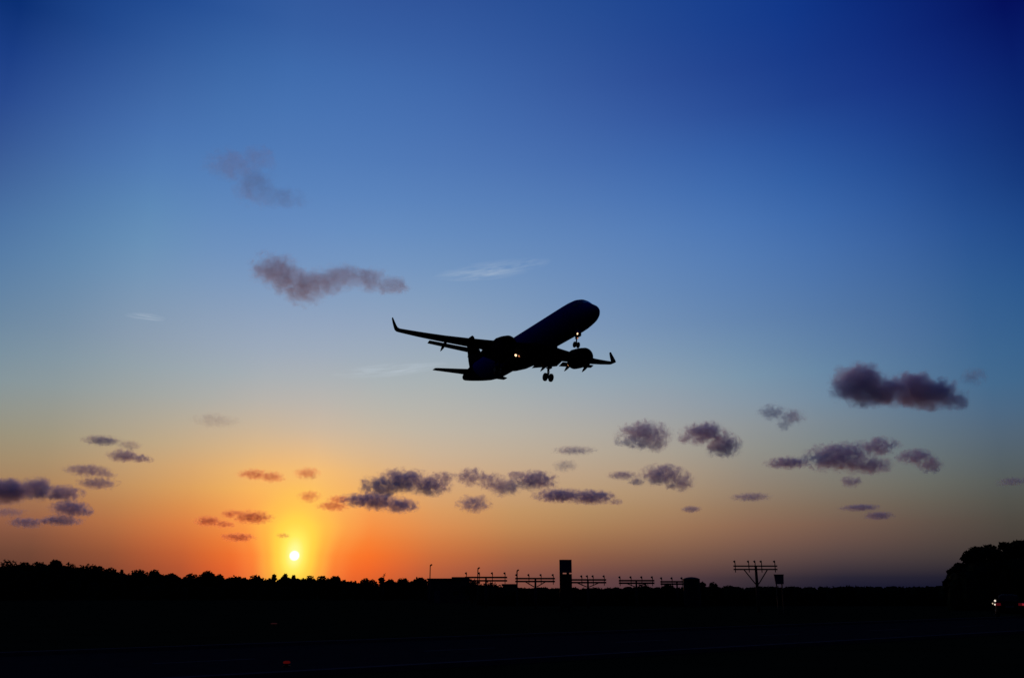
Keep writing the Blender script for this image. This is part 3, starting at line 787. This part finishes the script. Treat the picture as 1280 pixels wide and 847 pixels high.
for s in (-1, 1):
    b = MB()
    wing_loft(b, [(0.6, -15.5, 7.6, -1.38, .145, 0, 2), (1.98, -16.2, 6.6, -1.25, .14, 0, 2), (4.2, -17.45, 5.35, -1.02, .13, 0, 1.5), (6.4, -18.7, 4.05, -.76, .125, 0, 1), (9, -20.25, 3.35, -.40, .12, 0, .5), (11.8, -21.95, 2.75, .06, .115, 0, 0), (14.6, -23.6, 2.15, .60, .11, 0, 0), (16.9, -25.0, 1.62, 1.12, .11, 4, 0)], s)
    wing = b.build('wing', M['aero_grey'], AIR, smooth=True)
    b = MB()
    wing_loft(b, [(16.88, -25.0, 1.62, 1.12, .11, 4, 0), (17.18, -25.25, 1.50, 1.22, .10, 25, 0), (17.36, -25.6, 1.34, 1.46, .09, 58, 0), (17.44, -25.95, 1.18, 1.85, .08, 80, 0), (17.52, -26.6, .90, 2.6, .08, 84, 0), (17.6, -27.3, .50, 3.42, .08, 84, 0)], s)
    b.build('winglet', M['aero_grey'], wing, smooth=True)
    # flaps: lowered behind the trailing edge with a slot of sky between
    for secs in ([(2.3, -21.9, 2.3, -1.52, .10, 0, 13), (6.15, -22.0, 1.85, -.92, .10, 0, 13)], [(6.55, -22.66, 1.30, -.93, .12, 0, 14), (9.6, -23.56, 1.08, -.53, .12, 0, 14), (13.0, -24.86, .85, .05, .12, 0, 14)]):
        b = MB(); wing_loft(b, secs, s); b.build('flap', M['aero_grey'], wing, smooth=True)
    for secs in ([(2.6, -16.2, .75, -1.42, .16, 0, -22), (4.6, -17.3, .7, -1.2, .16, 0, -22)], [(7.0, -18.65, .62, -.92, .16, 0, -22), (11.6, -21.4, .5, -.18, .16, 0, -22), (16.4, -24.35, .34, .86, .16, 0, -22)]):
        b = MB(); wing_loft(b, secs, s); b.build('slat', M['aero_grey'], wing, smooth=True)
    for y, x1, z1, ln in ((3.6, -24.0, -1.95, 3.2), (7.6, -24.2, -1.35, 3.0), (11.2, -25.3, -.72, 2.6)):
        b = MB(); rings = []
        for t, r in ((0, .02), (.12, .16), (.35, .25), (.6, .26), (.8, .18), (.95, .07), (1, .01)):
            xx = x1 + ln * (1 - t) ; zz = z1 - .18 + .46 * (1 - t) * 1.3 - (.30 * t * t)
            rings.append([(xx, s * (y + r * .7 * math.cos(a)), zz + .05 + r * 1.2 * math.sin(a)) for a in [2 * math.pi * k / 12 for k in range(12)]])
        b.grid(rings).build('flap_track_fairing', M['aero_grey'], wing, smooth=True)
    # engine
    ox, oy, oz = -14.75, s * 5.75, -2.22
    en = MB().lathe([(0, 1.06), (.06, 1.16), (-.0, 1.16)], 'x', (0, 0, 0), 8) if False else MB()
    en.lathe([(-1.1, .98), (-.5, .98), (-.12, .99), (.02, 1.03), (.05, 1.08), (-.05, 1.13), (-.4, 1.20), (-1.2, 1.24), (-2.2, 1.20), (-3.2, 1.05), (-3.5, .98), (-3.48, .90), (-2.6, .92)], 'x', (ox, oy, oz), 36, True, False)
    eng = en.build('engine', M['nacelle'], AIR, smooth=True)
    MB().lathe([(-1.08, .97), (-1.0, .34), (-.85, .26), (-.62, .14), (-.5, .02)], 'x', (ox, oy, oz), 30).build('fan', M['fan'], eng, smooth=True)
    MB().lathe([(-2.6, .88), (-3.5, .72), (-4.3, .50), (-4.32, .44), (-4.2, .42), (-4.5, .30), (-5.0, .04)], 'x', (ox, oy, oz), 28).build('exhaust_nozzle', M['fan'], eng, smooth=True)
    b = MB(); rings = []
    for x, zb, zt, hw in ((ox - 1.0, oz + 1.15, oz + 1.38, .05), (ox - 2.0, oz + 1.05, oz + 1.55, .20), (ox - 3.6, oz + .7, oz + 1.75, .24), (ox - 4.9, oz + .5, oz + 1.65, .20), (ox - 6.3, oz + .95, oz + 1.3, .05)):
        rings.append([(x, oy - hw, zb), (x, oy + hw, zb), (x, oy + hw, zt), (x, oy - hw, zt)])
    b.grid(rings).build('pylon', M['aero_grey'], eng)
    # tailplane
    b = MB()
    wing_loft(b, [(.3, -36.6, 3.9, .62, .10, 0, 0), (1.2, -37.2, 3.4, .66, .10, 0, 0), (6.0, -40.25, 1.5, 1.0, .09, 0, 0), (6.2, -40.5, 1.2, 1.02, .07, 0, 0)], s)
    b.build('tailplane', M['aero_grey'], AIR, smooth=True)
    # main gear
    mg = MB().tube((-21.9, s * 3.75, -1.0), (-22.0, s * 3.8, -3.62), .15, .13, 10).tube((-22.0, s * 3.8 - .55, -3.72), (-22.0, s * 3.8 + .55, -3.72), .10).tube((-22.0, s * 3.8, -3.5), (-22.0, s * 3.8, -3.85), .17).build('main_gear_leg', M['gear'], AIR, smooth=True)
    MB().tube((-21.9, s * 2.3, -1.7), (-21.98, s * 3.78, -2.5), .07).tube((-21.75, s * 3.8, -2.3), (-21.6, s * 3.8, -3.1), .04).tube((-21.6, s * 3.8, -3.1), (-21.95, s * 3.8, -3.6), .04).build('side_stay', M['gear'], mg)
    MB().box((-22.0, s * 4.10, -1.75), (1.25, .06, 1.5)).build('gear_door', M['aero_grey'], mg, bevel=.02)
    for q in (-.45, .45):
        w = MB().lathe([(-.2, .36), (-.2, .48), (-.14, .56), (-.05, .585), (.05, .585), (.14, .56), (.2, .48), (.2, .36)], 'y', (-22.0, s * 3.8 + q, -3.72), 28).build('wheel', M['rubber'], mg, smooth=True)
        MB().lathe([(-.205, .34), (-.15, .20), (-.14, .02)][::1], 'y', (-22.0, s * 3.8 + q, -3.72), 18).lathe([(.205, .34), (.15, .20), (.14, .02)], 'y', (-22.0, s * 3.8 + q, -3.72), 18).build('rim', M['gear'], w)
# fin
b = MB(); rings = []
for z, le, c, tc in ((1.4, -34.4, 7.0, .08), (2.2, -35.7, 5.9, .09), (3.4, -37.0, 5.1, .09), (7.0, -40.1, 3.0, .09), (7.35, -40.7, 2.2, .06)):
    rings.append([(le - fx * c, fy * tc * c * 1.15, z) for fx, fy in FOIL])
b.grid(rings)
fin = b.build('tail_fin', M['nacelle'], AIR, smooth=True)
# nose gear
NX = -7.35
ng = MB().tube((NX + .15, 0, -1.7), (NX, 0, -3.55), .10, .085, 10).tube((NX, -.36, -3.62), (NX, .36, -3.62), .07).tube((NX + .9, 0, -1.95), (NX + .05, 0, -2.9), .05).build('nose_gear_leg', M['gear'], AIR, smooth=True)
for q in (-.25, .25):
    w = MB().lathe([(-.11, .22), (-.11, .31), (-.07, .37), (0, .385), (.07, .37), (.11, .31), (.11, .22)], 'y', (NX, q, -3.62), 24).build('wheel', M['rubber'], ng, smooth=True)
    MB().lathe([(-.112, .21), (-.08, .03)], 'y', (NX, q, -3.62), 14).lathe([(.112, .21), (.08, .03)], 'y', (NX, q, -3.62), 14).build('rim', M['gear'], w)
for s in (-1, 1):
    MB().box((NX - .25, s * .42, -2.22), (1.5, .04, .62)).build('gear_door', M['aero_grey'], ng, bevel=.01)
for z, y, r, m2 in ((-2.28, .0, .13, 'landing'), (-2.85, .0, .09, 'landing_weak')):
    hs = MB().lathe([(-.14, r * .5), (-.05, r * 1.1), (.02, r * 1.15), (.03, r * 1.05)], 'x', (NX + .32, y, z), 16).build('taxi_light', M['gear'], ng, smooth=True)
    MB().lathe([(.031, r), (.07, r * .7), (.09, r * .1)], 'x', (NX + .32, y, z), 16).build('lens', M[m2], hs, smooth=True)
# landing lights under the right wing root
for x, y, z, r, m2 in ((-19.6, -2.45, -2.02, .17, 'landing'), (-19.6, -1.95, -2.06, .13, 'landing_weak')):
    hs = MB().lathe([(-.3, r * .3), (-.08, r * 1.15), (.02, r * 1.2), (.03, r * 1.05)], 'x', (x, y, z), 16).build('landing_light', M['gear'], AIR, smooth=True)
    MB().lathe([(.031, r), (.08, r * .7), (.10, r * .1)], 'x', (x, y, z), 16).build('lens', M[m2], hs, smooth=True)
    MB().tube((x - .1, y, z), (x - .45, y, z + .6), .06).build('bracket', M['gear'], hs)
# blade antennas
for x, z, sg in ((-10.5, 2.05, 1), (-19.5, -2.5, -1), (-29.5, -2.0, -1)):
    MB().grid([[(x, -.03, z - .02 * sg), (x - .5, -.03, z - .02 * sg), (x - .5, .03, z - .02 * sg), (x, .03, z - .02 * sg)], [(x - .28, -.012, z + .38 * sg), (x - .52, -.012, z + .38 * sg), (x - .52, .012, z + .38 * sg), (x - .28, .012, z + .38 * sg)]]).build('blade_antenna', M['ant'], AIR)

# ------------------------------------------------------------------ clouds: real volumes hanging ~600 m up
CG = 'small evening clouds scattered over the low sky'


def cloud_mat(name, blobs, dens, albedo, noise_amp, nscale, seed, absorb, thr, aniso=.35, stretch=(1, 1, 1)):
    m = bpy.data.materials.new(name); m.use_nodes = True; t = m.node_tree; t.nodes.clear()
    tc = t.nodes.new('ShaderNodeTexCoord'); P = tc.outputs['Object']
    # domain warp for ragged outlines
    w1 = t.nodes.new('ShaderNodeTexNoise'); w1.inputs['Scale'].default_value = nscale * .8; w1.inputs['Detail'].default_value = 3
    off = vmath(t, 'ADD', P, (seed * 13.7, seed * 7.1, seed * 3.3)); L_ = t.links
    L_.new(off, w1.inputs[0])
    # the lobes are bent by a slow turbulence, so no outline stays an ellipse
    w2 = t.nodes.new('ShaderNodeTexNoise'); w2.inputs['Scale'].default_value = nscale * .55; w2.inputs['Detail'].default_value = 2
    L_.new(vmath(t, 'ADD', off, (31.7, 5.2, 11.9)), w2.inputs[0])
    bend = vmath(t, 'MULTIPLY', vmath(t, 'SUBTRACT', w2.outputs['Color'], (.5, .5, .5)), (2.6 / nscale, 2.0 / nscale, 1.5 / nscale))
    PW = vmath(t, 'ADD', P, bend)
    D = D0 = None
    for c, r in blobs:
        for bent in (True, False):
            q = vmath(t, 'DIVIDE', vmath(t, 'SUBTRACT', PW if bent else P, tuple(c)), tuple(r))
            d = math_node(t, 'SUBTRACT', 1.0, vmath(t, 'LENGTH', q, None, 1))
            if bent: D = d if D is None else math_node(t, 'SMOOTH_MAX', D, d, .3)
            else: D0 = d if D0 is None else math_node(t, 'MAXIMUM', D0, d)
    sc = vmath(t, 'MULTIPLY', vmath(t, 'ADD', off, vmath(t, 'SCALE', w1.outputs['Color'], None)), stretch)
    nz = t.nodes.new('ShaderNodeTexNoise'); nz.inputs['Scale'].default_value = nscale; nz.inputs['Detail'].default_value = 8; nz.inputs['Roughness'].default_value = .74; nz.inputs['Distortion'].default_value = .6
    L_.new(sc, nz.inputs[0])
    n2 = math_node(t, 'MULTIPLY', math_node(t, 'SUBTRACT', nz.outputs[0], .5), noise_amp * 5)
    dd = math_node(t, 'SUBTRACT', math_node(t, 'ADD', math_node(t, 'MINIMUM', D, .55), n2), thr)
    # never denser than the envelope lets it be, so the hull is not seen
    env = math_node(t, 'MULTIPLY', math_node(t, 'ADD', D0, .20), 5.0, clamp=True)
    dd = math_node(t, 'MULTIPLY', math_node(t, 'MULTIPLY', dd, 2.6, clamp=True), env)
    dd = math_node(t, 'MULTIPLY', dd, dens)
    pv = t.nodes.new('ShaderNodeVolumePrincipled'); pv.inputs['Color'].default_value = (*albedo, 1); pv.inputs['Anisotropy'].default_value = aniso
    pv.inputs['Absorption Color'].default_value = (*absorb, 1)
    L_.new(dd, pv.inputs['Density'])
    o = t.nodes.new('ShaderNodeOutputMaterial'); L_.new(pv.outputs[0], o.inputs['Volume'])
    return m


def cloud(blobs_px, label, op=1.0, alb=(.94, .87, .97), amp=.85, alt=600.0, name='cloud', group=CG, aniso=.55, fine=1.0, thr=.16, stretch=(1, 1, 1), maxd=7000, absorb=(.02, 0, .02)):
    x0 = min(b[0] - b[2] for b in blobs_px); x1 = max(b[0] + b[2] for b in blobs_px)
    y0 = min(b[1] - b[3] for b in blobs_px); y1 = max(b[1] + b[3] for b in blobs_px)
    cx, cy = (x0 + x1) / 2, (y0 + y1) / 2
    d = ray(cx, cy); dist = min(alt / max(.02, d.z), maxd); pos = EYE + d * dist
    az = math.atan2(d.x, d.y)
    # metres per photograph pixel at that place
    ry = d.y * math.cos(PITCH) + d.z * math.sin(PITCH); k = dist * ry / FPX
    kx = k / 1.0
    o0 = empty('tmp')
    bpy.data.objects.remove(o0)
    right = Vector((math.cos(az), -math.sin(az), 0))
    blobs = []
    bm = bmesh.new()
    for bx, by, rx, rz in blobs_px:
        q = ray(bx, by); # where the bearing meets the cloud's own vertical plane
        nrm = Vector((math.sin(az), math.cos(az), 0)); tt = (pos - EYE).dot(nrm) / q.dot(nrm); pt = EYE + q * tt
        c = Vector(((pt - pos).dot(right), rnd.uniform(-.2, .2) * rx * k, pt.z - pos.z)) / k
        c.z *= 1.0
        r = Vector((rx * 1.18, (rx * rz) ** .5 * 1.3, rz * 1.18 / max(.8, math.cos(math.asin(d.z)))))
        blobs.append((c, r))
        mtx = Matrix.Translation(c) @ Matrix.Diagonal((r.x * 1.21, r.y * 1.21, r.z * 1.21, 1))
        bmesh.ops.create_icosphere(bm, subdivisions=3, radius=1.0, matrix=mtx)
    me = bpy.data.meshes.new(name); bm.to_mesh(me); bm.free()
    ob = bpy.data.objects.new(name, me); COL.objects.link(ob)
    if len(blobs) > 1:
        md = ob.modifiers.new('join', 'REMESH'); md.mode = 'VOXEL'; md.voxel_size = max(.7, min(b[3] for b in blobs_px) * .22)
        dg = bpy.context.evaluated_depsgraph_get(); dg.update()
        me2 = bpy.data.meshes.new_from_object(ob.evaluated_get(dg)); ob.modifiers.clear(); ob.data = me2; bpy.data.meshes.remove(me)
        me2.name = name
    mean = sum(b[3] for b in blobs_px) / len(blobs_px)
    ob.data.materials.clear()
    ob.data.materials.append(cloud_mat('cloud_vapour', blobs, op * .125 / k * 12.0 / max(5.0, mean) , alb, amp, fine / (mean * .72), len(bpy.data.materials), absorb, thr, aniso, stretch))
    ob.location = pos; ob.rotation_euler = (0, 0, -az); ob.scale = (k, k, k)
    tag(ob, label, 'cloud', group)
    return ob


MAUVE = (1, .92, .92)  # warm tint of scattered sunlight, put into the vapour's own colour
cloud([(290, 208, 34, 17), (322, 199, 22, 13), (318, 232, 26, 22), (352, 250, 34, 11)], 'faint mauve smudge of cloud, highest in the upper left', .12, MAUVE, .5)
cloud([(344, 337, 30, 19), (362, 350, 28, 18), (382, 363, 26, 19), (406, 353, 28, 15), (432, 346, 28, 14), (460, 349, 28, 13), (490, 358, 26, 10)], 'long brownish mauve cloud above and left of the airliner', .43, MAUVE, .45)
cloud([(1074, 482, 32, 25), (1104, 491, 32, 17), (1140, 486, 30, 20), (1164, 493, 32, 17), (1192, 502, 17, 9)], 'largest dark cloud, alone high on the right', 1.25, amp=.42, thr=.10)
cloud([(965, 515, 16, 9), (990, 520, 15, 9), (980, 530, 9, 7)], 'thin ragged cloud left of the largest dark cloud', .35)
cloud([(805, 544, 30, 16), (786, 552, 15, 6), (822, 555, 13, 9)], 'rounded reddish-grey cloud right of the airliner, left of a pair', .6)
cloud([(880, 541, 26, 13), (904, 556, 20, 14), (856, 549, 9, 5)], 'rounded dark cloud sloping down right, right of a pair', .9)
cloud([(778, 594, 17, 5), (796, 602, 10, 5)], 'thin wisp touching the left of a dark small round cloud', .4)
cloud([(828, 593, 26, 12), (850, 602, 17, 11)], 'small round dark cloud below the pair right of the airliner', .85)
cloud([(985, 578, 24, 7)], 'small flat cloud just left of the dark double cloud', .75)
cloud([(1048, 571, 38, 16), (1096, 558, 24, 10), (1085, 582, 28, 9)], 'dark double cloud with a bluish right lobe below the largest one', .85)
cloud([(1144, 571, 20, 9), (1162, 580, 14, 10)], 'small wedge-shaped cloud at right of the dark double cloud', .8)
cloud([(1064, 602, 11, 7)], 'tiny puff hanging below the dark double cloud', .6)
cloud([(1075, 634, 22, 4), (1098, 644, 16, 5)], 'thin flat streak low on the right with a dark end', .6)
cloud([(938, 621, 22, 5)], 'faint thin streak low and left of the dark double cloud', .35)
cloud([(864, 636, 11, 4)], 'tiny dark dash below the small round dark cloud', .6)
cloud([(700, 619, 30, 8), (738, 621, 28, 8), (770, 627, 8, 3)], 'long flat cloud above the tall slit board', .8)
cloud([(668, 600, 25, 11), (645, 594, 12, 5)], 'dark blue-grey cloud just above the long flat cloud', .75)
cloud([(592, 629, 20, 10)], 'small oval cloud below the middle of the cloud chain', .65)
cloud([(476, 607, 22, 13), (504, 600, 30, 14), (538, 606, 24, 12), (552, 597, 14, 8)], 'dark arched cloud, biggest in the chain right of the sun', 1.0)
cloud([(450, 624, 22, 8), (472, 626, 22, 11), (498, 631, 22, 9), (514, 633, 10, 4)], 'dark cloud with reddish base under the arched cloud', .9)
cloud([(588, 596, 18, 10), (612, 601, 16, 10), (630, 608, 20, 11)], 'ragged reddish-grey cloud trailing right from the arched cloud', .65)
cloud([(416, 632, 18, 6), (424, 624, 14, 5)], 'orange-red wisp at the left end of the cloud chain', .4, (1, .45, .30), aniso=.78, absorb=(.02, 0, 0))  # clouds near the sun: sunset red is put into their vapour colour
cloud([(384, 591, 14, 7)], 'small orange puff above the sun, right of an orange wisp', .35, (1, .45, .30), aniso=.78, absorb=(.02, 0, 0))
cloud([(318, 592, 18, 6), (340, 596, 15, 6)], 'orange wisp above and left of the sun', .4, (1, .45, .30), aniso=.78, absorb=(.02, 0, 0))
cloud([(387, 620, 13, 7)], 'round orange-red puff straight above the setting sun', .35, (1, .45, .30), aniso=.78, absorb=(.02, 0, 0))
cloud([(316, 646, 22, 8), (290, 642, 13, 5)], 'red cloud with a small dark core left of the sun', .55, (1, .45, .30), aniso=.78, absorb=(.02, 0, 0))
cloud([(260, 651, 15, 6), (281, 655, 12, 4)], 'brown wisp at the left end of the red clouds', .5, (1, .45, .30), aniso=.78, absorb=(.02, 0, 0))
cloud([(298, 671, 19, 5)], 'thin brown streak nearest the sun on its left', .5, (1, .45, .30), aniso=.78, absorb=(.02, 0, 0))
cloud([(354, 669, 8, 3)], 'tiny smudge just above the setting sun', .35, (1, .45, .30), aniso=.78, absorb=(.02, 0, 0))
cloud([(8, 613, 36, 15), (46, 609, 17, 15)], 'big dark cloud cut by the left edge', 1.25, amp=.42, thr=.10)
cloud([(78, 616, 22, 9)], 'dark cloud touching the right end of the left-edge cloud', .9)
cloud([(88, 635, 21, 9), (104, 640, 13, 5)], 'dark cloud with a thin right tail, below the left-edge clouds', .85)
cloud([(76, 650, 23, 6)], 'slanting thin cloud under the dark tailed cloud at left', .7)
cloud([(33, 653, 19, 6)], 'lowest small flat cloud near the left edge', .6)
cloud([(8, 640, 22, 6)], 'faint reddish wisp under the left-edge cloud', .25)
cloud([(128, 550, 20, 6)], 'small slanting cloud, highest of the left cluster', .5)
cloud([(155, 570, 18, 7), (175, 573, 14, 5)], 'small flat-based mauve cloud, rightmost of the left cluster', .6)
cloud([(110, 588, 24, 7), (131, 592, 12, 5), (122, 604, 22, 7)], 'ragged two-layered cloud in the left cluster', .45)
cloud([(162, 556, 13, 6)], 'faint wisp above the flat-based mauve cloud at left', .2)
cloud([(270, 526, 26, 8)], 'very faint mauve wisp high above the red clouds', .08, MAUVE)
cloud([(718, 563, 24, 5)], 'faint grey wisp below the airliner wheels', .25)
cloud([(707, 582, 14, 7)], 'faint grey puff just above the dark blue-grey cloud', .22)
cloud([(1217, 470, 14, 10)], 'faint blue smudge at upper right of the largest cloud', .18)
cloud([(1265, 602, 16, 5)], 'faint wisp close to the right edge', .3)
